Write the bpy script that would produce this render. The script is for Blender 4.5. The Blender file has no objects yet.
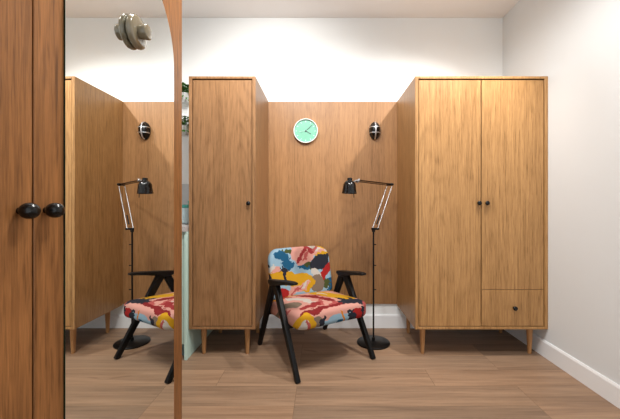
import bpy, bmesh, math, random
from mathutils import Vector, Matrix

random.seed(7)
scene = bpy.context.scene
C = scene.collection
PI = math.pi

# ------------------------------------------------------------------ camera, world, lights, exposure
F_PX = 325.0
cam_data = bpy.data.cameras.new('camera')
cam = bpy.data.objects.new('camera', cam_data)
C.objects.link(cam)
cam.location = (0.0, 0.0, 1.034)
cam.rotation_euler = (PI / 2, 0, 0)
cam_data.sensor_fit = 'HORIZONTAL'
cam_data.sensor_width = 36.0
cam_data.lens = F_PX * 36.0 / 620.0
cam_data.shift_x = -11.6 / 620.0
cam_data.shift_y = -5.1 / 620.0
cam_data.clip_start = 0.02
scene.camera = cam

world = bpy.data.worlds.new('world')
scene.world = world
world.use_nodes = True
bg = world.node_tree.nodes['Background']
bg.inputs['Color'].default_value = (0.90, 0.96, 1.0, 1)
bg.inputs['Strength'].default_value = 1.05

scene.view_settings.view_transform = 'Standard'
scene.view_settings.look = 'None'
scene.view_settings.gamma = 1.0
scene.view_settings.use_curve_mapping = False
scene.view_settings.exposure = 0.5


def spot(name, loc, power, angle=120, blend=1.0, target=None, color=(1.0, 0.93, 0.84), size=0.03):
    d = bpy.data.lights.new(name, 'SPOT')
    d.energy = power
    d.spot_size = math.radians(angle)
    d.spot_blend = blend
    d.shadow_soft_size = size
    d.color = color
    o = bpy.data.objects.new(name, d)
    o.location = loc
    if target is not None:
        o.rotation_euler = (Vector(target) - Vector(loc)).to_track_quat('-Z', 'Y').to_euler()
    C.objects.link(o)
    return o


# ceiling spotlights of the room (in front of the wardrobes, above the picture's top edge)
LAMP = (1.0, 0.985, 0.96)
spot('ceiling_spot_right', (1.127, 1.62, 2.56), 90, 90, 0.9, (0.80, 2.20, 1.60), LAMP)
spot('ceiling_spot_left', (-0.40, 1.62, 2.56), 38, 104, 1.0, (-0.38, 2.72, 1.70), LAMP)
spot('ceiling_spot_entry', (-0.20, 1.10, 2.56), 66, 174, 0.3, (-0.20, 1.10, 0), LAMP, 0.08)
spot('ceiling_spot_centre', (0.40, 0.80, 2.56), 50, 174, 0.3, (0.40, 0.80, 0), LAMP, 0.08)

# ------------------------------------------------------------------ materials
def srgb(r, g, b):
    def f(c):
        c = c / 255.0
        return c / 12.92 if c <= 0.04045 else ((c + 0.055) / 1.055) ** 2.4
    return (f(r), f(g), f(b), 1.0)


def new_mat(name):
    m = bpy.data.materials.new(name)
    m.use_nodes = True
    nt = m.node_tree
    bsdf = nt.nodes['Principled BSDF']
    return m, nt, bsdf


class NT:
    """tiny helper for building node trees"""
    def __init__(self, nt):
        self.nt = nt

    def node(self, kind, **kw):
        n = self.nt.nodes.new(kind)
        for k, v in kw.items():
            setattr(n, k, v)
        return n

    def link(self, a, b):
        self.nt.links.new(a, b)

    def math(self, op, a, b=None, clamp=False):
        n = self.node('ShaderNodeMath', operation=op, use_clamp=clamp)
        for i, v in enumerate((a, b)):
            if v is None:
                continue
            if isinstance(v, (int, float)):
                n.inputs[i].default_value = v
            else:
                self.link(v, n.inputs[i])
        return n.outputs[0]

    def vmath(self, op, a, b=None):
        n = self.node('ShaderNodeVectorMath', operation=op)
        for i, v in enumerate((a, b)):
            if v is None:
                continue
            if isinstance(v, (tuple, list)):
                n.inputs[i].default_value = v
            else:
                self.link(v, n.inputs[i])
        return n.outputs['Value'] if op in ('LENGTH', 'DOT_PRODUCT') else n.outputs['Vector']

    def mix(self, fac, a, b, mode='MIX'):
        n = self.node('ShaderNodeMix', data_type='RGBA', blend_type=mode)
        for idx, v in ((0, fac), (6, a), (7, b)):
            if isinstance(v, (int, float)):
                n.inputs[idx].default_value = v
            elif isinstance(v, (tuple, list)):
                n.inputs[idx].default_value = v
            else:
                self.link(v, n.inputs[idx])
        return n.outputs[2]

    def noise(self, vec, scale=1.0, detail=3.0, rough=0.55, distortion=0.0):
        n = self.node('ShaderNodeTexNoise')
        n.inputs['Scale'].default_value = scale
        n.inputs['Detail'].default_value = detail
        n.inputs['Roughness'].default_value = rough
        n.inputs['Distortion'].default_value = distortion
        self.link(vec, n.inputs['Vector'])
        return n

    def ramp(self, fac, stops, interp='LINEAR'):
        n = self.node('ShaderNodeValToRGB')
        n.color_ramp.interpolation = interp
        e = n.color_ramp.elements
        while len(e) < len(stops):
            e.new(0.5)
        for el, (p, c) in zip(e, stops):
            el.position = p
            el.color = c if len(c) == 4 else (*c, 1)
        self.link(fac, n.inputs[0])
        return n.outputs[0]

    def bump(self, h, strength, dist, bsdf):
        b = self.node('ShaderNodeBump')
        b.inputs['Strength'].default_value = strength
        b.inputs['Distance'].default_value = dist
        self.link(h, b.inputs['Height'])
        self.link(b.outputs[0], bsdf.inputs['Normal'])


def plain(name, col, rough=0.5, metallic=0.0, var=0.04, nscale=30, bump=0.0, coat=0.0):
    m, nt, bsdf = new_mat(name)
    t = NT(nt)
    tc = t.node('ShaderNodeTexCoord').outputs['Object']
    n = t.noise(tc, nscale, 4)
    dark = tuple(c * (1 - var) for c in col[:3]) + (1,)
    light = tuple(min(1, c * (1 + var)) for c in col[:3]) + (1,)
    t.link(t.mix(n.outputs[0], dark, light), bsdf.inputs['Base Color'])
    bsdf.inputs['Roughness'].default_value = rough
    bsdf.inputs['Metallic'].default_value = metallic
    if coat:
        bsdf.inputs['Coat Weight'].default_value = coat
        bsdf.inputs['Coat Roughness'].default_value = 0.08
    if bump:
        t.bump(n.outputs[0], bump, 0.002, bsdf)
    return m


def black(name, col, rough, spec=0.2, coat=0.0):
    m = plain(name, col, rough, var=0.2, nscale=60, coat=coat)
    m.node_tree.nodes['Principled BSDF'].inputs['Specular IOR Level'].default_value = spec
    return m


def wood(name, light, dark, seed=0.0, rough=0.42, cathedral=1.0, fine=1.0, broad=1.0, density=1.0):
    """oak veneer, grain running along local Z"""
    m, nt, bsdf = new_mat(name)
    t = NT(nt)
    tc = t.node('ShaderNodeTexCoord').outputs['Object']
    p = t.vmath('ADD', tc, (seed * 3.17, seed * 1.31, seed * 5.3))
    pores = t.noise(t.vmath('MULTIPLY', p, (330 * density, 330 * density, 14)), 1.0, 3, 0.65).outputs[0]
    streak = t.noise(t.vmath('MULTIPLY', p, (95 * density, 95 * density, 3.0)), 1.0, 4, 0.65).outputs[0]
    wide = t.noise(t.vmath('MULTIPLY', p, (9, 9, 0.5)), 1.0, 2, 0.5).outputs[0]
    ring = t.noise(t.vmath('MULTIPLY', p, (3.6, 3.6, 0.5)), 1.0, 1, 0.4, 0.1).outputs[0]
    wav = t.math('SINE', t.math('MULTIPLY', ring, 130.0))
    wav = t.math('POWER', t.math('ADD', t.math('MULTIPLY', wav, 0.5), 0.5), 3.0)
    wav = t.math('MULTIPLY', wav, t.math('ADD', streak, 0.1))
    f = t.math('MULTIPLY', pores, 0.7 * fine)
    f = t.math('ADD', f, t.math('MULTIPLY', streak, 0.8 * fine))
    f = t.math('ADD', f, t.math('MULTIPLY', wide, 0.3 * broad))
    f = t.math('ADD', f, t.math('MULTIPLY', wav, 0.22 * cathedral))
    dash = t.noise(t.vmath('MULTIPLY', p, (135 * density, 135 * density, 9)), 1.0, 2, 0.6).outputs[0]
    dash = t.ramp(dash, [(0.54, (0, 0, 0)), (0.72, (1, 1, 1))])
    f = t.math('ADD', f, t.math('MULTIPLY', dash, 0.26 * fine))
    mid = 0.80 * fine + 0.15 * broad + 0.045 * cathedral
    f = t.math('ADD', t.math('MULTIPLY', t.math('SUBTRACT', f, mid), 1.55), 0.5, True)
    col = t.mix(f, light, dark)
    t.link(col, bsdf.inputs['Base Color'])
    bsdf.inputs['Roughness'].default_value = rough
    bsdf.inputs['Specular IOR Level'].default_value = 0.35
    t.bump(f, 0.12, 0.001, bsdf)
    return m


M = {}
M['oak_right'] = wood('oak_veneer_honey', srgb(186, 141, 90), srgb(118, 82, 44), 1.0, cathedral=0.6, density=1.5)
M['oak_left'] = wood('oak_veneer_tan', srgb(168, 125, 85), srgb(110, 77, 47), 2.3, cathedral=0.8, fine=0.8)
M['oak_near'] = wood('oak_veneer_brown', srgb(156, 104, 59), srgb(92, 57, 28), 4.1, cathedral=1.0, fine=1.1)
M['oak_panel'] = wood('oak_wall_panel', srgb(170, 125, 81), srgb(116, 80, 46), 5.7, cathedral=0.5, fine=0.8, broad=1.3)
M['oak_leg'] = wood('oak_leg', srgb(190, 142, 94), srgb(146, 100, 60), 7.7, cathedral=0.3)
M['dark_gap'] = plain('wardrobe_inside', srgb(60, 42, 28), 0.8)
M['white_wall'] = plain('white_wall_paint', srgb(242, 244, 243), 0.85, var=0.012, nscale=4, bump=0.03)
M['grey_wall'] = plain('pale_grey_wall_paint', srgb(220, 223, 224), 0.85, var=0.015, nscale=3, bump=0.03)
M['ceiling'] = plain('ceiling_paint', srgb(240, 237, 235), 0.9, var=0.01, nscale=3)
M['baseboard'] = plain('white_baseboard', srgb(238, 239, 240), 0.4, var=0.01)
M['black_knob'] = black('black_lacquer', srgb(7, 6, 6), 0.25, 0.3, 0.15)
M['black_metal'] = black('black_metal', srgb(8, 8, 8), 0.4, 0.25, 0)
M['black_gloss'] = black('black_enamel', srgb(7, 7, 8), 0.2, 0.35, 0.15)
M['black_wood'] = black('black_stained_wood', srgb(12, 12, 13), 0.45, 0.22, 0)
M['chrome'] = plain('chrome', srgb(168, 168, 170), 0.36, 1.0, var=0.03)
M['cage'] = plain('bright_steel', srgb(216, 218, 222), 0.38, 0.85, var=0.03)
M['bronze'] = plain('dark_brown_metal', srgb(70, 48, 32), 0.35, 0.7, var=0.1)
M['mint'] = plain('mint_lacquer', srgb(190, 216, 206), 0.4, var=0.02)
M['plinth'] = plain('blue_grey_plinth', srgb(96, 132, 140), 0.5, var=0.05)
M['counter'] = plain('grey_stone_worktop', srgb(176, 172, 170), 0.35, var=0.12, nscale=80)
M['backsplash'] = plain('grey_backsplash', srgb(198, 202, 204), 0.4, var=0.04, nscale=20)
M['clock_face'] = plain('mint_clock_face', srgb(108, 176, 148), 0.4, var=0.03)
M['white_plastic'] = plain('white_plastic', srgb(232, 236, 234), 0.35, var=0.01)
M['clock_hand'] = plain('dark_grey_hand', srgb(60, 84, 78), 0.4)
M['clock_mark'] = plain('pale_mint_mark', srgb(196, 236, 218), 0.5)
M['ceramic'] = plain('beige_glazed_ceramic', srgb(114, 104, 84), 0.15, var=0.1, nscale=60, coat=0.5)
M['ceramic_grey'] = plain('grey_green_ceramic_rim', srgb(150, 152, 138), 0.2, var=0.08, coat=0.4)
M['glass_edge'] = plain('green_glass_edge', srgb(8, 40, 30), 0.15)
M['leaf'] = plain('green_leaf', srgb(84, 138, 62), 0.5, var=0.3, nscale=50)
M['stem'] = plain('green_stem', srgb(84, 116, 60), 0.6, var=0.2)
M['pot'] = plain('pale_grey_pot', srgb(196, 196, 194), 0.6, var=0.04)
M['soil'] = plain('potting_soil', srgb(60, 46, 34), 0.95, var=0.3, nscale=200)
M['teal'] = plain('teal_lid', srgb(70, 168, 160), 0.3, var=0.05)
M['pale_blue'] = plain('pale_blue_glaze', srgb(200, 226, 232), 0.2, var=0.04, coat=0.4)

mm, nt, b = new_mat('mirror_silver')
b.inputs['Base Color'].default_value = (0.86, 0.88, 0.87, 1)
b.inputs['Metallic'].default_value = 1.0
b.inputs['Roughness'].default_value = 0.0
M['mirror'] = mm


def floor_material():
    m, nt, bsdf = new_mat('oak_plank_floor')
    t = NT(nt)
    tc = t.node('ShaderNodeTexCoord').outputs['Object']
    p = t.vmath('ADD', tc, (5.0 + 0.14, 0.1672 + 10 * 0.1834, 0.0))
    br = t.node('ShaderNodeTexBrick')
    br.offset = 0.37
    br.offset_frequency = 3
    br.inputs['Color1'].default_value = (0, 0, 0, 1)
    br.inputs['Color2'].default_value = (1, 1, 1, 1)
    br.inputs['Mortar'].default_value = (0.5, 0.5, 0.5, 1)
    br.inputs['Scale'].default_value = 1.0
    br.inputs['Mortar Size'].default_value = 0.0012
    br.inputs['Mortar Smooth'].default_value = 0.2
    br.inputs['Bias'].default_value = 0.0
    br.inputs['Brick Width'].default_value = 1.25
    br.inputs['Row Height'].default_value = 0.1834
    t.link(p, br.inputs['Vector'])
    rnd = br.outputs['Color']
    off = t.vmath('MULTIPLY', rnd, (7.0, 13.0, 5.0))
    q = t.vmath('ADD', p, off)
    fine = t.noise(t.vmath('MULTIPLY', q, (5, 120, 1)), 1.0, 4, 0.6).outputs[0]
    streak = t.noise(t.vmath('MULTIPLY', q, (1.6, 26, 1)), 1.0, 4, 0.55, 0.3).outputs[0]
    wide = t.noise(t.vmath('MULTIPLY', q, (1.1, 7, 1)), 1.0, 2, 0.5).outputs[0]
    knot = t.noise(t.vmath('MULTIPLY', q, (4.5, 17, 1)), 1.0, 2, 0.5, 0.5).outputs[0]
    f = t.math('ADD', t.math('MULTIPLY', fine, 0.5), t.math('MULTIPLY', streak, 0.9))
    f = t.math('ADD', f, t.math('MULTIPLY', wide, 0.5))
    f = t.math('ADD', t.math('MULTIPLY', t.math('SUBTRACT', f, 0.95), 1.5), 0.5, True)
    base = t.mix(f, srgb(182, 150, 121), srgb(84, 64, 50))
    tint = t.mix(rnd, srgb(172, 136, 106), srgb(92, 80, 70))
    col = t.mix(0.45, base, tint)
    kn = t.ramp(knot, [(0.68, (0, 0, 0)), (0.78, (1, 1, 1))])
    col = t.mix(t.math('MULTIPLY', kn, 0.45), col, srgb(84, 58, 42))
    col = t.mix(t.math('MULTIPLY', br.outputs['Fac'], 0.6), col, srgb(84, 60, 44))
    t.link(col, bsdf.inputs['Base Color'])
    bsdf.inputs['Roughness'].default_value = 0.45
    bsdf.inputs['Specular IOR Level'].default_value = 0.35
    h = t.math('SUBTRACT', t.math('MULTIPLY', f, -0.2), t.math('MULTIPLY', br.outputs['Fac'], 1.0))
    t.bump(h, 0.25, 0.001, bsdf)
    return m


M['floor'] = floor_material()


def fabric(name, mode, base, blobs, tone=0.56):
    """printed upholstery: overlapping irregular colour patches.
    blobs: (u, v, ru, rv, angle_deg, colour, wobble)"""
    m, nt, bsdf = new_mat(name)
    t = NT(nt)
    tc = t.node('ShaderNodeTexCoord').outputs['Object']
    sep = t.node('ShaderNodeSeparateXYZ')
    t.link(tc, sep.inputs[0])
    comb = t.node('ShaderNodeCombineXYZ')
    t.link(sep.outputs['X'], comb.inputs[0])
    if mode == 'back':
        t.link(sep.outputs['Z'], comb.inputs[1])
    else:                                   # seat: the cloth runs over the front edge
        v = t.math('ADD', sep.outputs['Y'], t.math('MINIMUM', t.math('SUBTRACT', sep.outputs['Z'], 0.372), 0.0))
        t.link(v, comb.inputs[1])
    uv = comb.outputs[0]
    n1 = t.noise(uv, 13.0, 2, 0.6).outputs['Color']
    n2 = t.noise(uv, 46.0, 2, 0.6).outputs['Color']
    d1 = t.vmath('MULTIPLY', t.vmath('SUBTRACT', n1, (0.5, 0.5, 0.5)), (0.075, 0.075, 0))
    d2 = t.vmath('MULTIPLY', t.vmath('SUBTRACT', n2, (0.5, 0.5, 0.5)), (0.055, 0.03, 0))
    soft = t.vmath('ADD', uv, d1)
    jag = t.vmath('ADD', soft, d2)
    def deep(c):
        return tuple(x * tone for x in c[:3]) + (1.0,)
    col = deep(base)
    for (u, v, ru, rv, ang, c, wob) in blobs:
        mp = t.node('ShaderNodeMapping', vector_type='TEXTURE')
        mp.inputs['Location'].default_value = (u, v, 0)
        mp.inputs['Rotation'].default_value = (0, 0, math.radians(ang))
        mp.inputs['Scale'].default_value = (ru, rv, 1)
        t.link(jag if wob else soft, mp.inputs['Vector'])
        ln = t.vmath('LENGTH', mp.outputs[0])
        mask = t.math('LESS_THAN', ln, 1.0)
        col = t.mix(mask, col, deep(c))
    weave = t.noise(tc, 900.0, 1).outputs[0]
    col = t.mix(t.math('MULTIPLY', weave, 0.05), col, (0.2, 0.18, 0.17, 1))
    t.link(col, bsdf.inputs['Base Color'])
    bsdf.inputs['Roughness'].default_value = 0.85
    bsdf.inputs['Specular IOR Level'].default_value = 0.15
    t.bump(weave, 0.2, 0.001, bsdf)
    return m


LB = srgb(168, 204, 224); BL = srgb(24, 100, 140); OL = srgb(84, 92, 44); PK = srgb(244, 176, 160)
RD = srgb(176, 56, 58); RR = srgb(190, 36, 34); YE = srgb(236, 176, 26); NV = srgb(40, 43, 56)
CR = srgb(232, 222, 210); TP = srgb(146, 126, 108); DR = srgb(150, 34, 38); MR = srgb(204, 96, 92); OR = srgb(238, 150, 50)
M['fabric_back'] = fabric('printed_fabric_backrest', 'back', LB, [
    (-0.150, 0.645, 0.072, 0.030, -24, BL, 1), (-0.115, 0.598, 0.036, 0.048, 12, BL, 1), (-0.08, 0.59, 0.02, 0.03, 40, BL, 1),
    (-0.085, 0.676, 0.055, 0.014, 0, OL, 1),
    (0.020, 0.648, 0.092, 0.070, 0, PK, 0),
    (0.022, 0.652, 0.080, 0.015, 46, RD, 1), (0.060, 0.640, 0.045, 0.012, 55, MR, 1), (0.105, 0.678, 0.040, 0.020, -35, RD, 1), (0.0, 0.612, 0.03, 0.012, 30, RD, 1),
    (0.175, 0.690, 0.080, 0.036, -20, CR, 1), (0.160, 0.662, 0.055, 0.012, 15, PK, 1), (0.14, 0.685, 0.03, 0.01, 30, MR, 1), (0.20, 0.700, 0.060, 0.018, -20, YE, 1),
    (0.190, 0.645, 0.060, 0.019, 0, YE, 1),
    (0.035, 0.555, 0.055, 0.020, -18, BL, 1), (0.065, 0.572, 0.036, 0.018, 20, OL, 1), (0.09, 0.555, 0.012, 0.03, 10, OL, 1),
    (0.205, 0.520, 0.085, 0.028, 52, RR, 0),
    (0.160, 0.588, 0.086, 0.056, 24, NV, 0), (0.215, 0.62, 0.035, 0.03, 0, NV, 1),
    (0.130, 0.470, 0.040, 0.080, 24, CR, 0),
    (0.235, 0.415, 0.036, 0.050, 0, BL, 1), (0.200, 0.430, 0.022, 0.044, 10, OL, 1),
    (-0.225, 0.565, 0.032, 0.040, 20, CR, 1), (-0.200, 0.560, 0.026, 0.030, 30, PK, 1), (-0.225, 0.535, 0.03, 0.014, 10, OR, 1),
    (0.120, 0.435, 0.066, 0.064, 0, TP, 0),
    (-0.150, 0.496, 0.150, 0.046, -6, YE, 0), (0.000, 0.450, 0.108, 0.066, -14, YE, 0),
    (-0.045, 0.408, 0.130, 0.026, 14, PK, 1), (-0.030, 0.412, 0.08, 0.012, 22, MR, 1), (0.02, 0.43, 0.04, 0.012, 30, CR, 1),
    (-0.165, 0.395, 0.040, 0.030, 0, RR, 1),
    (-0.272, 0.53, 0.018, 0.20, 0, NV, 0),
    (-0.142, 0.530, 0.010, 0.062, 14, NV, 0), (-0.140, 0.548, 0.050, 0.008, 12, NV, 1), (-0.150, 0.552, 0.040, 0.007, -40, NV, 1),
])
M['fabric_seat'] = fabric('printed_fabric_seat', 'seat', PK, [
    (0.180, 0.150, 0.16, 0.035, -30, OR, 1),
    (0.135, -0.020, 0.088, 0.205, 20, YE, 0), (0.165, 0.070, 0.016, 0.10, 24, PK, 1), (0.10, 0.030, 0.012, 0.06, 20, CR, 1),
    (-0.11, 0.140, 0.06, 0.03, 0, YE, 1), (-0.205, 0.130, 0.05, 0.06, 0, OR, 1), (-0.16, 0.100, 0.02, 0.05, 30, RD, 1),
    (0.000, -0.050, 0.028, 0.165, 22, DR, 1), (-0.035, 0.050, 0.022, 0.11, 40, DR, 1), (0.045, -0.010, 0.010, 0.10, 18, MR, 1),
    (-0.125, 0.000, 0.028, 0.100, 34, CR, 0), (-0.095, -0.120, 0.022, 0.080, 12, CR, 1),
    (-0.205, -0.080, 0.055, 0.075, 20, TP, 0),
    (-0.090, -0.190, 0.060, 0.034, 34, RD, 1), (0.015, -0.235, 0.060, 0.024, 34, MR, 1), (-0.035, -0.150, 0.016, 0.07, -20, MR, 1),
    (-0.120, -0.268, 0.150, 0.024, 8, DR, 1), (0.035, -0.255, 0.075, 0.018, 12, DR, 1), (-0.17, -0.205, 0.04, 0.02, 20, RD, 1),
    (0.180, -0.240, 0.120, 0.050, -6, NV, 1), (0.125, -0.165, 0.014, 0.055, 24, NV, 1), (0.20, -0.175, 0.014, 0.045, -10, NV, 1),
    (0.01, -0.398, 0.135, 0.072, 4, LB, 0),
    (0.165, -0.362, 0.070, 0.042, 0, RR, 0), (0.235, -0.328, 0.024, 0.07, 0, MR, 0), (0.200, -0.348, 0.016, 0.05, -10, NV, 1), (0.110, -0.353, 0.02, 0.045, 30, NV, 1),
    (-0.055, -0.396, 0.050, 0.022, -20, BL, 1), (0.015, -0.390, 0.026, 0.022, 0, BL, 1), (-0.02, -0.403, 0.03, 0.010, 10, OL, 1),
    (0.050, -0.368, 0.009, 0.07, 10, OR, 0),
    (-0.148, -0.383, 0.034, 0.070, 0, TP, 0), (-0.112, -0.380, 0.018, 0.055, -10, NV, 1),
    (-0.240, -0.368, 0.090, 0.085, 0, YE, 0), (-0.226, -0.383, 0.034, 0.070, 5, CR, 0), (-0.200, -0.373, 0.014, 0.055, 20, MR, 1),
    (-0.25, -0.403, 0.03, 0.010, 40, NV, 1), (-0.275, -0.160, 0.016, 0.05, 0, MR, 1),
])
M['fabric_edge'] = plain('dark_piping', srgb(46, 48, 56), 0.8, var=0.2)


# ------------------------------------------------------------------ mesh helpers
class MB:
    """collects shapes into one bmesh, then links it as one mesh object"""
    def __init__(self):
        self.bm = bmesh.new()

    def _merge(self, bm2, mat=0):
        for f in bm2.faces:
            f.material_index = mat
        me = bpy.data.meshes.new('tmp')
        bm2.to_mesh(me)
        bm2.free()
        self.bm.from_mesh(me)
        bpy.data.meshes.remove(me)

    def box(self, x0, x1, y0, y1, z0, z1, bevel=0.0, seg=2, mat=0):
        b = bmesh.new()
        bmesh.ops.create_cube(b, size=1.0)
        for v in b.verts:
            v.co = Vector((x0 + (v.co.x + 0.5) * (x1 - x0), y0 + (v.co.y + 0.5) * (y1 - y0), z0 + (v.co.z + 0.5) * (z1 - z0)))
        if bevel:
            bmesh.ops.bevel(b, geom=b.edges[:], offset=bevel, segments=seg, affect='EDGES', profile=0.5)
        self._merge(b, mat)
        return self

    def lathe(self, prof, origin=(0, 0, 0), axis='Z', seg=32, mat=0):
        """prof: list of (radius, height) along the axis"""
        b = bmesh.new()
        rings = []
        for r, h in prof:
            if r <= 1e-6:
                rings.append([b.verts.new((0, 0, h))])
            else:
                rings.append([b.verts.new((r * math.cos(2 * PI * i / seg), r * math.sin(2 * PI * i / seg), h)) for i in range(seg)])
        for a, c in zip(rings, rings[1:]):
            for i in range(seg):
                j = (i + 1) % seg
                if len(a) == 1 and len(c) > 1:
                    b.faces.new((a[0], c[i], c[j]))
                elif len(c) == 1 and len(a) > 1:
                    b.faces.new((a[i], a[j], c[0]))
                elif len(a) > 1:
                    b.faces.new((a[i], a[j], c[j], c[i]))
        if len(rings[0]) > 1:
            b.faces.new(list(reversed(rings[0])))
        if len(rings[-1]) > 1:
            b.faces.new(rings[-1])
        bmesh.ops.recalc_face_normals(b, faces=b.faces[:])
        d = Vector({'Z': (0, 0, 1), 'X': (1, 0, 0), '-Y': (0, -1, 0)}[axis] if isinstance(axis, str) else axis)
        rot = Vector((0, 0, 1)).rotation_difference(d.normalized()).to_matrix().to_4x4()
        bmesh.ops.transform(b, matrix=Matrix.Translation(origin) @ rot, verts=b.verts[:])
        self._merge(b, mat)
        return self

    def rod(self, p0, p1, r0, r1=None, seg=16, mat=0):
        r1 = r0 if r1 is None else r1
        d = Vector(p1) - Vector(p0)
        e = min(r0, r1) * 0.25
        L = d.length
        return self.lathe([(0, 0), (r0 - e, 0), (r0, e), (r1, L - e), (r1 - e, L), (0, L)], p0, d, seg, mat)

    def beam(self, p0, p1, a0, b0, a1, b1, side, bevel=0.004, mat=0):
        """tapered rectangular bar: a = width along 'side', b = the other width"""
        p0, p1, side = Vector(p0), Vector(p1), Vector(side).normalized()
        d = (p1 - p0).normalized()
        o = d.cross(side).normalized()
        b = bmesh.new()
        vs = []
        for p, a, c in ((p0, a0, b0), (p1, a1, b1)):
            for sa, sc in ((-1, -1), (1, -1), (1, 1), (-1, 1)):
                vs.append(b.verts.new(p + side * (sa * a / 2) + o * (sc * c / 2)))
        for q in ((0, 3, 2, 1), (4, 5, 6, 7), (0, 1, 5, 4), (1, 2, 6, 5), (2, 3, 7, 6), (3, 0, 4, 7)):
            b.faces.new([vs[i] for i in q])
        bmesh.ops.recalc_face_normals(b, faces=b.faces[:])
        if bevel:
            bmesh.ops.bevel(b, geom=b.edges[:], offset=bevel, segments=2, affect='EDGES', profile=0.5)
        self._merge(b, mat)
        return self

    def tube(self, pts, r, seg=10, closed=False, mat=0):
        b = bmesh.new()
        pts = [Vector(p) for p in pts]
        n = len(pts)
        rings = []
        up = Vector((0.13, 0.27, 0.95)).normalized()
        for i, p in enumerate(pts):
            if closed:
                tdir = pts[(i + 1) % n] - pts[i - 1]
            else:
                tdir = pts[min(i + 1, n - 1)] - pts[max(i - 1, 0)]
            tdir.normalize()
            u = tdir.cross(up)
            if u.length < 0.05:
                u = tdir.cross(Vector((1, 0, 0)))
            u.normalize()
            w = tdir.cross(u).normalized()
            rings.append([b.verts.new(p + u * (r * math.cos(2 * PI * k / seg)) + w * (r * math.sin(2 * PI * k / seg))) for k in range(seg)])
        for i in range(n if closed else n - 1):
            a, c = rings[i], rings[(i + 1) % n]
            for k in range(seg):
                j = (k + 1) % seg
                b.faces.new((a[k], a[j], c[j], c[k]))
        if not closed:
            b.faces.new(rings[0])
            b.faces.new(rings[-1])
        bmesh.ops.recalc_face_normals(b, faces=b.faces[:])
        self._merge(b, mat)
        return self

    def prism(self, outline, depth_vec, mat=0, side_mat=None, bevel=0.0):
        """closed outline (3-D points in one plane) extruded along depth_vec"""
        b = bmesh.new()
        dv = Vector(depth_vec)
        a = [b.verts.new(Vector(p)) for p in outline]
        c = [b.verts.new(Vector(p) + dv) for p in outline]
        b.faces.new(a).material_index = mat
        b.faces.new(list(reversed(c))).material_index = mat
        n = len(a)
        for i in range(n):
            b.faces.new((a[i], c[i], c[(i + 1) % n], a[(i + 1) % n])).material_index = mat if side_mat is None else side_mat
        bmesh.ops.recalc_face_normals(b, faces=b.faces[:])
        me = bpy.data.meshes.new('tmp')
        b.to_mesh(me)
        b.free()
        self.bm.from_mesh(me)
        bpy.data.meshes.remove(me)
        return self

    def build(self, name, mats, parent=None, loc=(0, 0, 0), smooth=True, angle=40):
        me = bpy.data.meshes.new(name)
        self.bm.to_mesh(me)
        self.bm.free()
        if not isinstance(mats, (list, tuple)):
            mats = [mats]
        for m in mats:
            me.materials.append(m)
        if smooth:
            for p in me.polygons:
                p.use_smooth = True
            try:
                me.set_sharp_from_angle(angle=math.radians(angle))
            except Exception:
                pass
        o = bpy.data.objects.new(name, me)
        C.objects.link(o)
        o.location = loc
        if parent is not None:
            o.parent = parent
        return o


def thing(name, label, cat, loc=(0, 0, 0), rz=0.0, group=None):
    o = bpy.data.objects.new(name, None)
    o.empty_display_size = 0.1
    C.objects.link(o)
    o.location = loc
    o.rotation_euler = (0, 0, rz)
    o['label'] = label
    o['category'] = cat
    if group:
        o['group'] = group
    return o


def tag(o, label, cat, group=None):
    o['label'] = label
    o['category'] = cat
    if group:
        o['group'] = group
    return o


def structure(o):
    o['kind'] = 'structure'
    return o


def cushion(w, h, t, rc, re, bulge=0.0, nc=8, ne=5, ni=10):
    """rounded upholstered pad: plan w x h (x, y), thickness t along +z from 0,
    corner radius rc = (bl, br, tr, tl), edge radius re. Returns a bmesh."""
    b = bmesh.new()

    def outline(inset):
        pts = []
        cs = [(-w / 2, -h / 2, rc[0], PI), (w / 2, -h / 2, rc[1], 1.5 * PI), (w / 2, h / 2, rc[2], 0), (-w / 2, h / 2, rc[3], 0.5 * PI)]
        sg = [(1, 1), (-1, 1), (-1, -1), (1, -1)]
        for (cx, cy, r, a0), (sx, sy) in zip(cs, sg):
            for i in range(nc + 1):
                a = a0 + (PI / 2) * i / nc
                rr = r - inset
                pts.append((cx + sx * r + rr * math.cos(a), cy + sy * r + rr * math.sin(a)))
        # subdivide the straight stretches
        out = []
        n = len(pts)
        for i in range(n):
            p, q = pts[i], pts[(i + 1) % n]
            out.append(p)
            if (i + 1) % (nc + 1) == 0:
                for k in range(1, 6):
                    out.append((p[0] + (q[0] - p[0]) * k / 6, p[1] + (q[1] - p[1]) * k / 6))
        return out

    levels = []
    for i in range(ne + 1):
        a = (PI / 2) * i / ne
        levels.append((re * (1 - math.sin(a)), re * (1 - math.cos(a))))
    for i in range(ne + 1):
        a = (PI / 2) * i / ne
        levels.append((re * (1 - math.cos(a)), t - re * (1 - math.sin(a))))
    rings = []
    base = outline(0)
    for ins, z in levels:
        rings.append([b.verts.new((x, y, z)) for x, y in outline(ins)])
    edge = outline(re)
    for k in range(1, ni):
        s = 1 - k / ni
        rings.append([b.verts.new((x * s, y * s, t + bulge * (1 - s ** 2))) for x, y in edge])
    n = len(base)
    for a, c in zip(rings, rings[1:]):
        for i in range(n):
            j = (i + 1) % n
            b.faces.new((a[i], a[j], c[j], c[i]))
    top = b.verts.new((0, 0, t + bulge))
    for i in range(n):
        b.faces.new((rings[-1][i], rings[-1][(i + 1) % n], top))
    b.faces.new(list(reversed(rings[0])))
    bmesh.ops.recalc_face_normals(b, faces=b.faces[:])
    return b


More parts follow.
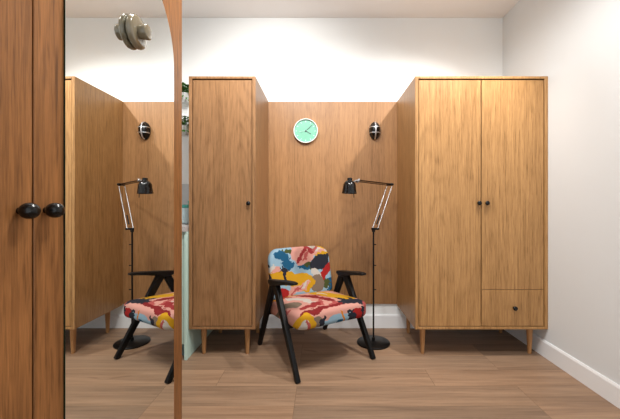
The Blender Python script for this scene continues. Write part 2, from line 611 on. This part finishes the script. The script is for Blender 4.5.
# ------------------------------------------------------------------ room shell
XR, YB, ZC, XL, YF = 1.518, 2.7265, 2.599, -1.62, -1.6
structure(MB().box(XL - 0.1, XR + 0.1, YF, YB + 0.1, -0.1, 0).build('floor', M['floor'], smooth=False))
structure(MB().box(XL - 0.1, XR + 0.1, YF, YB + 0.1, ZC, ZC + 0.1).build('ceiling', M['ceiling'], smooth=False))
structure(MB().box(XL - 0.1, XR + 0.1, YB, YB + 0.1, 0, ZC).build('wall_back', M['white_wall'], smooth=False))
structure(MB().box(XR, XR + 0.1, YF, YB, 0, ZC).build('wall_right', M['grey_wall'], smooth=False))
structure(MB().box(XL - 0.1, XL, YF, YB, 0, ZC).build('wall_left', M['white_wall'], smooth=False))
BH = 0.112
bb = MB().prism([(-0.885, YB, 0), (-0.885, YB - 0.012, 0), (-0.885, YB - 0.012, BH - 0.012), (-0.885, YB - 0.006, BH), (-0.885, YB, BH)], (XR - 0.012 + 0.885, 0, 0))
structure(bb.build('baseboard_back', M['baseboard'], smooth=False))
bb = MB().prism([(XR, YF, 0), (XR - 0.012, YF, 0), (XR - 0.012, YF, BH - 0.012), (XR - 0.006, YF, BH), (XR, YF, BH)], (0, YB - YF, 0))
structure(bb.build('baseboard_right', M['baseboard'], smooth=False))
structure(MB().box(XL, -0.8935, YB - 0.008, YB, 0.90, 1.205).build('trim_1', M['backsplash'], smooth=False))
wp = MB().box(-0.445, 0.640, YB - 0.019, YB - 0.001, 0.2045, 1.890, 0.001, 1)
o = wp.build('wall_panel', M['oak_panel'], smooth=False)
tag(o, 'oak veneer panel fixed to the back wall between the two far wardrobes', 'wall panel')


# ------------------------------------------------------------------ wardrobes
def knob_mesh(s=1.0):
    prof = [(0.0, 0.0), (0.0075, 0.0), (0.0075, 0.002), (0.006, 0.004), (0.006, 0.009), (0.0105, 0.0115), (0.0142, 0.0155),
            (0.015, 0.019), (0.0142, 0.0225), (0.0115, 0.0252), (0.007, 0.0268), (0.0, 0.0274)]
    return [(r * s, h * s) for r, h in prof]


def add_knob(parent, loc, axis, s=1.0):
    return MB().lathe(knob_mesh(s), (0, 0, 0), axis, 24).build('knob', M['black_knob'], parent, loc, angle=60)


def egg_knob(parent, y):
    prof = [(0, 0), (0.006, 0), (0.006, 0.004)]
    for i in range(1, 25):
        a = PI * i / 24
        r = 0.0142 * math.sin(a) ** 0.9
        h = 0.0181 - 0.0150 * math.cos(a)
        if h > 0.0045:
            prof.append((r if i < 24 else 0.0, h))
    return MB().lathe(prof, (0, 0, 0), 'X', 32).build('knob', M['black_knob'], parent, (0, y, 1.023), angle=60)


def tapered_leg(parent, x, y, h, mat, lean=(0, 0)):
    p = [(0.0, 0.0), (0.0115, 0.0), (0.0125, 0.002), (0.021, h - 0.002), (0.021, h), (0.0, h)]
    return MB().lathe(p, (0, 0, 0), (lean[0], lean[1], 1), 20).build('leg', mat, parent, (x, y, 0), angle=50)


def far_wardrobe(label, cx, w, oak):
    """free-standing oak wardrobe; origin on the floor under its front centre, front towards -Y"""
    z0, z1, d, t = 0.196, 1.893, 0.526, 0.022
    r = thing('wardrobe', label, 'wardrobe', (cx, 2.177, 0))
    x0, x1 = -w / 2, w / 2
    m = MB()
    m.box(x0, x0 + t, 0, d, z0, z1, 0.0015, 1)
    m.box(x1 - t, x1, 0, d, z0, z1, 0.0015, 1)
    m.box(x0 + t, x1 - t, 0.0, d, z1 - t * 0.75, z1 - 0.0005, 0.001, 1)
    m.box(x0 + t, x1 - t, 0.0, d, z0 + 0.0005, z0 + t * 0.75, 0.001, 1)
    m.box(x0 + t, x1 - t, d - 0.01, d, z0 + 0.01, z1 - 0.01)
    m.box(x0 + t, x1 - t, 0.045, d - 0.02, z0 + 0.02, z0 + 0.03)
    m.build('body', oak, r, smooth=False)
    for sx in (-1, 1):
        for y in (0.082, d - 0.08):
            tapered_leg(r, sx * (w / 2 - 0.073), y, z0 + 0.0005, M['oak_leg'])
    return r, x0 + t, x1 - t, z0 + t * 0.75, z1 - t * 0.75


g = 0.0050
# right, two doors and a drawer
wr, a0, a1, zb, zt = far_wardrobe('wide oak wardrobe with two doors and a drawer, against the right wall', 1.0725, 0.890, M['oak_right'])
zd = 0.461
dm = MB().box(a0 + g, -0.003, 0.006, 0.025, zb + g, zt - g * 1.6, 0.001, 1).build('door', M['oak_right'], wr, smooth=False)
add_knob(dm, (-0.020, 0.006, 1.043), '-Y')
dm = MB().box(0.003, a1 - g, 0.006, 0.025, zd + 0.0015, zt - g * 1.6, 0.001, 1).build('door', M['oak_right'], wr, smooth=False)
add_knob(dm, (0.033, 0.006, 1.043), '-Y')
dr = MB().box(0.003, a1 - g, 0.006, 0.025, zb + g, zd - 0.0015, 0.001, 1).build('drawer', M['oak_right'], wr, smooth=False)
add_knob(dr, (0.219, 0.006, 0.340), '-Y')
# left, one door
wl, a0, a1, zb, zt = far_wardrobe('narrow oak wardrobe with a single door, beside the mint kitchen unit', -0.6665, 0.4475, M['oak_left'])
dm = MB().box(a0 + g, a1 - g, 0.006, 0.025, zb + g, zt - g * 1.6, 0.001, 1).build('door', M['oak_left'], wl, smooth=False)
add_knob(dm, (a1 - 0.024, 0.006, 1.041), '-Y')

# near wardrobe on the left, seen along its front; front towards +X
DX = -0.5172           # outer face of its doors
MX = -0.5132           # mirror surface
nw = thing('wardrobe', 'large oak wardrobe in the left foreground with an arched mirror on its door', 'wardrobe', (DX, 0, 0))
m = MB()
d0, d1 = -0.60, -0.022
m.box(d0, d1, 1.182, 1.2038, 0.06, 1.89, 0.001, 1)
m.box(d0, d1, -0.06, -0.038, 0.06, 1.89, 0.001, 1)
m.box(d0, d1, -0.038, 1.182, 1.87, 1.8895)
m.box(d0, d1, -0.038, 1.182, 0.0605, 0.08)
m.box(d0, d0 + 0.012, -0.038, 1.182, 0.07, 1.88)
m.box(d0 + 0.02, d1 - 0.004, 0.568, 0.590, 0.08, 1.87)
m.build('body', M['oak_near'], nw, smooth=False)
for y in (0.0, 1.12):
    for x in (-0.54, -0.08):
        tapered_leg(nw, x, y, 0.0605, M['oak_leg'])
door_a = MB().box(-0.020, 0, -0.059, 0.5811, 0.065, 1.888, 0.001, 1).build('door', M['oak_near'], nw, smooth=False)
door_b = MB().box(-0.020, 0, 0.5845, 1.204, 0.065, 1.888, 0.001, 1).build('door', M['oak_near'], nw, smooth=False)
egg_knob(door_a, 0.5555)
egg_knob(door_b, 0.6085)
my0, my1, mz0, mspring = 0.651, 1.130, 0.12, 1.508
mr_ = (my1 - my0) / 2
pts = [(0, my1, mz0), (0, my1, mspring)]
for i in range(1, 48):
    a = PI * i / 48
    pts.append((0, (my0 + my1) / 2 + mr_ * math.cos(a), mspring + mr_ * math.sin(a)))
pts += [(0, my0, mspring), (0, my0, mz0)]
mir = MB().prism(pts, (MX - DX - 0.0003, 0, 0), 0, 1).build('mirror', [M['mirror'], M['glass_edge']], door_b, (0.0003, 0, 0), smooth=False)
mir['label'] = 'arched frameless mirror'

# ceramic hook stuck on the mirror
hk = thing('wall_hook', 'round beige ceramic hook on the arched mirror near its top', 'hook', (MX + 0.0005, 0.887, 1.504))
MB().lathe([(0, 0), (0.037, 0), (0.0415, 0.002), (0.044, 0.006), (0.0445, 0.010), (0.043, 0.0145), (0.038, 0.0175), (0.02, 0.0185), (0, 0.0185)],
           (0, 0, 0), 'X', 48).build('disc', M['ceramic'], hk, angle=60)
MB().lathe([(0, 0.0180), (0.0175, 0.0180), (0.0178, 0.021), (0.0205, 0.037), (0.0198, 0.040), (0.016, 0.0415), (0, 0.042)],
           (0, 0, 0), 'X', 32).build('peg', M['ceramic'], hk, angle=60)

# ------------------------------------------------------------------ mint kitchen unit behind the near wardrobe
kx0, kx1 = XL + 0.005, -0.8935
kc = thing('kitchen_cabinet', 'mint green kitchen base cabinet beside the narrow wardrobe', 'cabinet', ((kx0 + kx1) / 2, 2.15, 0))
hw = (kx1 - kx0) / 2
yk = 2.711 - 2.15
MB().box(hw - 0.019, hw, 0.006, yk, 0.0, 0.853, 0.001, 1).build('end_panel', M['mint'], kc, smooth=False)
MB().box(-hw, hw - 0.020, 0.045, yk, 0.096, 0.853).build('body', M['mint'], kc, smooth=False)
pl = MB().box(-hw, hw - 0.020, 0.075, 0.095, 0.0, 0.095).build('plinth', M['plinth'], kc, smooth=False)
pl['label'] = 'blue grey toe kick'
for q in (0, 1):
    a = -hw + q * (2 * hw - 0.021) / 2
    MB().box(a + 0.001, a + (2 * hw - 0.021) / 2 - 0.001, 0.024, 0.043, 0.098, 0.850, 0.001, 1).build('door', M['mint'], kc, smooth=False)
ct = MB().box(kx0, kx1, 2.14, 2.711, 0.8535, 0.891, 0.002, 2).build('countertop', M['counter'], smooth=False)
tag(ct, 'grey stone worktop on the mint kitchen cabinet', 'worktop')

jar = thing('storage_jar', 'pale blue jar with a teal lid on the grey worktop', 'jar', (-0.985, 2.42, 0.891))
MB().lathe([(0, 0), (0.045, 0), (0.05, 0.004), (0.056, 0.05), (0.058, 0.1), (0.054, 0.118), (0, 0.118)], seg=32).build('bowl', M['pale_blue'], jar)
MB().lathe([(0, 0.1185), (0.058, 0.1185), (0.060, 0.122), (0.058, 0.138), (0.05, 0.142), (0, 0.144)], seg=32).build('lid', M['teal'], jar)
MB().lathe([(0, 0.144), (0.008, 0.144), (0.007, 0.152), (0.013, 0.16), (0.010, 0.169), (0, 0.171)], seg=20).build('lid_knob', M['teal'], jar)


def leaf_bm(mb, base, direction, length, width, droop):
    d = Vector(direction).normalized()
    s = d.cross(Vector((0, 0, 1)))
    if s.length < 0.05:
        s = Vector((1, 0, 0))
    s.normalize()
    b = bmesh.new()
    rows = []
    N = 6
    for i in range(N + 1):
        t = i / N
        wv = width * 0.5 * math.sin(PI * min(1, t * 0.93 + 0.05)) ** 0.7
        c = Vector(base) + d * (length * t) + Vector((0, 0, -droop * t * t))
        th = 0.0006
        rows.append([b.verts.new(c + s * wv + Vector((0, 0, 0.12 * wv))), b.verts.new(c + Vector((0, 0, -0.1 * wv))), b.verts.new(c - s * wv + Vector((0, 0, 0.12 * wv)))])
    for a, c in zip(rows, rows[1:]):
        b.faces.new((a[0], a[1], c[1], c[0]))
        b.faces.new((a[1], a[2], c[2], c[1]))
    bmesh.ops.solidify(b, geom=b.faces[:], thickness=0.0007)
    mb._merge(b)


def wall_plant(label, x, z, seed):
    rnd = random.Random(seed)
    r = thing('potted_plant', label, 'plant', (x, YB - 0.050, z), group='small plants in wall pots')
    p = MB().lathe([(0, 0), (0.028, 0), (0.031, 0.004), (0.042, 0.075), (0.040, 0.077), (0.037, 0.072), (0.035, 0.062), (0, 0.062)], seg=28)
    p.box(-0.012, 0.012, 0.034, 0.0495, 0.03, 0.074, 0.002, 1)
    p.build('pot', M['pot'], r)
    MB().lathe([(0, 0.060), (0.035, 0.0625), (0.0345, 0.066), (0, 0.068)], seg=20).build('soil', M['soil'], r)
    lv, st = MB(), MB()
    for i in range(42):
        a = rnd.uniform(0, 2 * PI)
        rad = rnd.uniform(0.01, 0.045)
        h = 0.075 + rnd.uniform(0.0, 0.075)
        tip = Vector((rad * math.cos(a), rad * math.sin(a) * 0.6 - 0.008, h))
        st.tube([(rad * 0.2 * math.cos(a), 0.2 * rad * math.sin(a), 0.064), (tip.x * 0.6, tip.y * 0.6, (h + 0.064) / 2 + 0.01), tip], 0.0009, 5)
        for k in range(2):
            aa = a + rnd.uniform(-1.2, 1.2)
            dy = math.sin(aa) * 0.6 - 0.2
            leaf_bm(lv, tip, (math.cos(aa), dy, rnd.uniform(-0.4, 0.6)), rnd.uniform(0.028, 0.044), rnd.uniform(0.020, 0.030), 0.008)
    for i in range(5):
        a = rnd.uniform(-0.9, 0.9) - PI / 2
        q = Vector((0.042 * math.cos(a), 0.042 * math.sin(a), 0.078))
        e = q + Vector((0.016 * math.cos(a), 0.012 * math.sin(a), -rnd.uniform(0.03, 0.07)))
        st.tube([(0.5 * q.x, 0.5 * q.y, 0.066), q + Vector((0, 0, 0.008)), e], 0.0009, 5)
        leaf_bm(lv, e, (math.cos(a), math.sin(a), -0.8), 0.028, 0.016, 0.006)
    st.build('stem', M['stem'], r)
    lv.build('foliage', M['leaf'], r)
    return r


wall_plant('upper green plant in a pale pot on the white wall by the narrow wardrobe', -1.118, 1.868, 11)
wall_plant('lower green plant in a pale pot on the white wall by the narrow wardrobe', -1.128, 1.600, 23)

# ------------------------------------------------------------------ wall clock
YP = YB - 0.0195        # face of the oak panel
ck = thing('wall_clock', 'round mint green wall clock with a white rim on the oak panel', 'clock', (-0.131, YP, 1.642))
MB().lathe([(0, 0), (0.094, 0), (0.100, 0.004), (0.101, 0.026), (0.099, 0.030), (0.095, 0.030), (0.0935, 0.027), (0.0935, 0.014), (0, 0.014)],
           (0, 0, 0), '-Y', 64).build('rim', M['white_plastic'], ck)
MB().lathe([(0, 0.0142), (0.0933, 0.0142), (0.0933, 0.016), (0, 0.016)], (0, 0, 0), '-Y', 64).build('dial', M['clock_face'], ck)
for i in range(12):
    a = 2 * PI * i / 12
    c = Vector((math.sin(a), 0, math.cos(a)))
    MB().beam(c * 0.072 + Vector((0, -0.0166, 0)), c * 0.084 + Vector((0, -0.0166, 0)), 0.0045, 0.001, 0.0045, 0.001, (math.cos(a), 0, -math.sin(a)), 0).build('hour_mark', M['clock_mark'], ck, smooth=False)


def hand(name, deg, length, tail, w, y, mat):
    a = math.radians(deg)
    c = Vector((math.sin(a), 0, math.cos(a)))
    s = (math.cos(a), 0, -math.sin(a))
    return MB().beam(-c * tail + Vector((0, y, 0)), c * length + Vector((0, y, 0)), w, 0.0012, w * 0.7, 0.0012, s, 0).build(name, mat, ck, smooth=False)


hand('hour_hand', 120, 0.050, 0.008, 0.0055, -0.0185, M['clock_hand'])
hand('minute_hand', 47, 0.072, 0.008, 0.0045, -0.0205, M['clock_hand'])
hand('second_hand', 262, 0.062, 0.012, 0.002, -0.0222, M['clock_mark'])
MB().lathe([(0, 0.0158), (0.006, 0.0158), (0.006, 0.0232), (0, 0.0238)], (0, 0, 0), '-Y', 20).build('pin', M['clock_hand'], ck)

# ------------------------------------------------------------------ bulkhead wall lamp
wl_ = thing('wall_lamp', 'oval black caged wall lamp on the oak panel above the floor lamp', 'lamp', (0.441, YP, 1.645))


def oval_lathe(prof, sx, sz, seg=40):
    mb = MB().lathe(prof, (0, 0, 0), '-Y', seg)
    for v in mb.bm.verts:
        v.co.x *= sx
        v.co.z *= sz
    return mb


oval_lathe([(0, 0), (0.98, 0), (1.0, 0.003), (1.0, 0.018), (0.95, 0.022), (0, 0.022)], 0.045, 0.073).build('base', M['black_metal'], wl_)
oval_lathe([(0, 0.021), (0.88, 0.021), (0.87, 0.032), (0.78, 0.046), (0.6, 0.056), (0.3, 0.061), (0, 0.0625)], 0.045, 0.073).build('dome', M['black_gloss'], wl_)
cg = MB()
vert = [(0, -0.018, -0.070), (0, -0.035, -0.066), (0, -0.052, -0.052), (0, -0.063, -0.028), (0, -0.0665, 0), (0, -0.063, 0.028), (0, -0.052, 0.052), (0, -0.035, 0.066), (0, -0.018, 0.070)]
cg.tube(vert, 0.0052)
for zz in (-0.022, 0.024):
    k = math.sqrt(1 - (zz / 0.073) ** 2)
    hp = []
    for i in range(13):
        a = PI * i / 12
        hp.append((-0.0455 * k * math.cos(a), -0.018 - 0.044 * math.sin(a) ** 0.8, zz))
    cg.tube(hp, 0.0034)
cg.build('cage', M['cage'], wl_)

# ------------------------------------------------------------------ floor lamp
LX, LY = 0.387, 2.4246
fl = thing('floor_lamp', 'black adjustable floor lamp with a round base beside the armchair', 'lamp', (LX, LY, 0))
MB().lathe([(0, 0), (0.119, 0), (0.1215, 0.003), (0.1215, 0.009), (0.118, 0.012), (0.03, 0.0165), (0.012, 0.020), (0.011, 0.042), (0.0, 0.042)], seg=56).build('base', M['black_metal'], fl)
MB().rod((0, 0, 0.035), (0, 0, 0.846), 0.0065).build('pole', M['black_metal'], fl)
for z in (0.40, 0.58, 0.735):
    MB().rod((0.005, -0.002, z), (0.020, -0.006, z), 0.0035, 0.0045, 10).build('pole_screw', M['black_metal'], fl)
e1 = Vector((0.536 - LX, 2.527 - LY, 1.189))       # elbow
hdir = Vector((e1.x, e1.y, 0)).normalized()
pdir = Vector((-hdir.y, hdir.x, 0))
odir = Vector((0.87, -0.49, 0))
cl = MB()
cl.rod((0, 0, 0.828), (0, 0, 0.850), 0.013, 0.013, 16)
cl.beam(Vector((0, 0, 0.852)) - odir * 0.014, Vector((0, 0, 0.852)) + odir * 0.044, 0.024, 0.016, 0.020, 0.014, (0.49, 0.87, 0), 0.003)
cl.build('clamp', M['black_metal'], fl)
for s in (-0.008, 0.032):
    rp = MB().rod(Vector((0, 0, 0.852)) + odir * s, e1 + odir * (s - 0.020) + Vector((0, 0, -0.012)), 0.0036, 0.0036, 10).build('arm_rod', M['chrome'], fl)
    rp['label'] = 'slim chrome rod'
br_ = MB().rod(Vector((0, 0, 0.885)) + odir * 0.016 + hdir * 0.012, Vector((0, 0, 0.955)) + odir * 0.014 + hdir * 0.048, 0.005, 0.005, 10).build('spring', M['black_metal'], fl)
ej = MB()
ej.beam(e1 - odir * 0.030, e1 + odir * 0.024, 0.022, 0.020, 0.020, 0.016, (0.49, 0.87, 0), 0.004)
ej.rod(e1 + pdir * 0.018, e1 - pdir * 0.018, 0.010, 0.010, 14)
ej.build('elbow_joint', M['black_metal'], fl)
h1 = Vector((0.2497 - LX, 2.292 - LY, 1.206))
ua = MB()
adir = (h1 - e1).normalized()
ua.rod(e1 + Vector((0, 0, 0.004)), h1, 0.0048, 0.0048, 10)
ua.rod(e1 + Vector((0, 0, -0.008)), h1 + Vector((0, 0, -0.010)), 0.0035, 0.0035, 10)
ua = ua.build('upper_arm', M['bronze'], fl)
ua['label'] = 'dark brown metal arm'
hj = MB()
hj.rod(h1 + Vector((0.004, 0, 0.006)) - adir * 0.02, h1 + Vector((-0.004, 0, -0.018)), 0.009, 0.009, 14)
hj.rod(h1 + Vector((0.01, -0.02, -0.004)), h1 + Vector((-0.01, 0.02, -0.004)), 0.008, 0.008, 14)
sc = Vector((0.190 - LX, 2.243 - LY, 0))
hj.rod(h1 + Vector((0, 0, -0.004)), sc + Vector((0.008, 0.006, 1.182)), 0.006, 0.006, 10)
hj.build('head_joint', M['chrome'], fl)
sh = MB()
tilt = (-0.04, -0.03, -1)
sh.lathe([(0, -0.026), (0.015, -0.026), (0.018, -0.023), (0.018, -0.008), (0.024, -0.006), (0.0355, 0.005), (0.0432, 0.02), (0.0455, 0.042), (0.0495, 0.066), (0.052, 0.082), (0.0505, 0.082), (0.048, 0.066), (0.043, 0.042), (0.037, 0.022), (0.029, 0.008), (0.0, 0.002)], sc + Vector((0.004, 0.003, 1.191)), tilt, 40)
shade = sh.build('lamp_shade', M['black_gloss'], fl)
MB().rod(sc + Vector((0.030, -0.022, 1.116)), sc + Vector((0.031, -0.022, 1.080)), 0.0022, 0.0028, 8).build('switch', M['black_metal'], shade)
MB().lathe([(0, 0.034), (0.012, 0.034), (0.018, 0.05), (0.016, 0.066), (0, 0.072)], sc + Vector((0.004, 0.003, 1.191)), tilt, 20).build('bulb', M['white_plastic'], shade)

# ------------------------------------------------------------------ armchair
ac = thing('armchair', 'low armchair with colourful printed fabric and black wooden frame', 'chair', (-0.0605, 2.294, 0), math.radians(31.5))
SX = 0.2825
for s in (-1, 1):
    X = s * SX
    MB().beam((X, -0.3175, 0.0), (X, 0.000, 0.508), 0.028, 0.032, 0.032, 0.060, (1, 0, 0), 0.005).build('leg', M['black_wood'], ac)
    MB().beam((X, 0.3000, 0.0), (X, 0.040, 0.508), 0.026, 0.030, 0.030, 0.056, (1, 0, 0), 0.005).build('leg', M['black_wood'], ac)
    # paddle armrest, lofted
    st = [(-0.246, 0.559, 0.551, 0.026), (-0.238, 0.563, 0.547, 0.046), (-0.205, 0.562, 0.543, 0.056), (-0.14, 0.555, 0.531, 0.060), (-0.06, 0.544, 0.512, 0.057),
          (0.02, 0.533, 0.490, 0.050), (0.07, 0.526, 0.486, 0.043), (0.105, 0.520, 0.496, 0.030)]
    b = bmesh.new()
    rings = []
    for (y, zt_, zb_, w) in st:
        e = min(0.006, (zt_ - zb_) * 0.4)
        hwid = w / 2
        xin = X - s * 0.018 * max(0.0, min(1.0, (0.02 - y) / 0.26))
        rings.append([b.verts.new((xin + dx, y, z)) for dx, z in ((-hwid, zb_ + e), (-hwid + e, zb_), (hwid - e, zb_), (hwid, zb_ + e), (hwid, zt_ - e), (hwid - e, zt_), (-hwid + e, zt_), (-hwid, zt_ - e))])
    for a, c in zip(rings, rings[1:]):
        for i in range(8):
            b.faces.new((a[i], a[(i + 1) % 8], c[(i + 1) % 8], c[i]))
    b.faces.new(rings[0])
    b.faces.new(rings[-1])
    bmesh.ops.recalc_face_normals(b, faces=b.faces[:])
    mb = MB()
    mb._merge(b)
    mb.build('armrest', M['black_wood'], ac)
# rails between the side frames
MB().beam((-SX, -0.150, 0.275), (SX, -0.150, 0.275), 0.030, 0.022, 0.030, 0.022, (0, 0, 1), 0.003).build('rail', M['black_wood'], ac)
MB().beam((-SX, 0.165, 0.272), (SX, 0.165, 0.272), 0.030, 0.022, 0.030, 0.022, (0, 0, 1), 0.003).build('rail', M['black_wood'], ac)
# seat cushion
b = cushion(0.53, 0.50, 0.106, (0.075, 0.075, 0.05, 0.05), 0.032, 0.014)
for v in b.verts:
    x, y, z = v.co
    # front (y = -0.25) thick and high, rear lower
    v.co = Vector((x * (1 + 0.06 * (-y)), y - 0.055, 0.279 + z - 0.055 * (y + 0.25) + 0.006 * math.cos(x * 5)))
mb = MB()
mb._merge(b)
mb.build('seat', M['fabric_seat'], ac, angle=80)
# backrest pad, leaning back and slightly dished
b = cushion(0.51, 0.355, 0.066, (0.05, 0.05, 0.085, 0.085), 0.028, 0.004)
for v in b.verts:
    x, y, z = v.co           # y up, z towards the sitter
    h = y + 0.1775
    dish = 0.035 * (x / 0.255) ** 2
    v.co = Vector((x, 0.200 - z + h * 0.22 - dish + 0.01, 0.350 + h))
mb = MB()
mb._merge(b)
mb.build('backrest', M['fabric_back'], ac, angle=80)
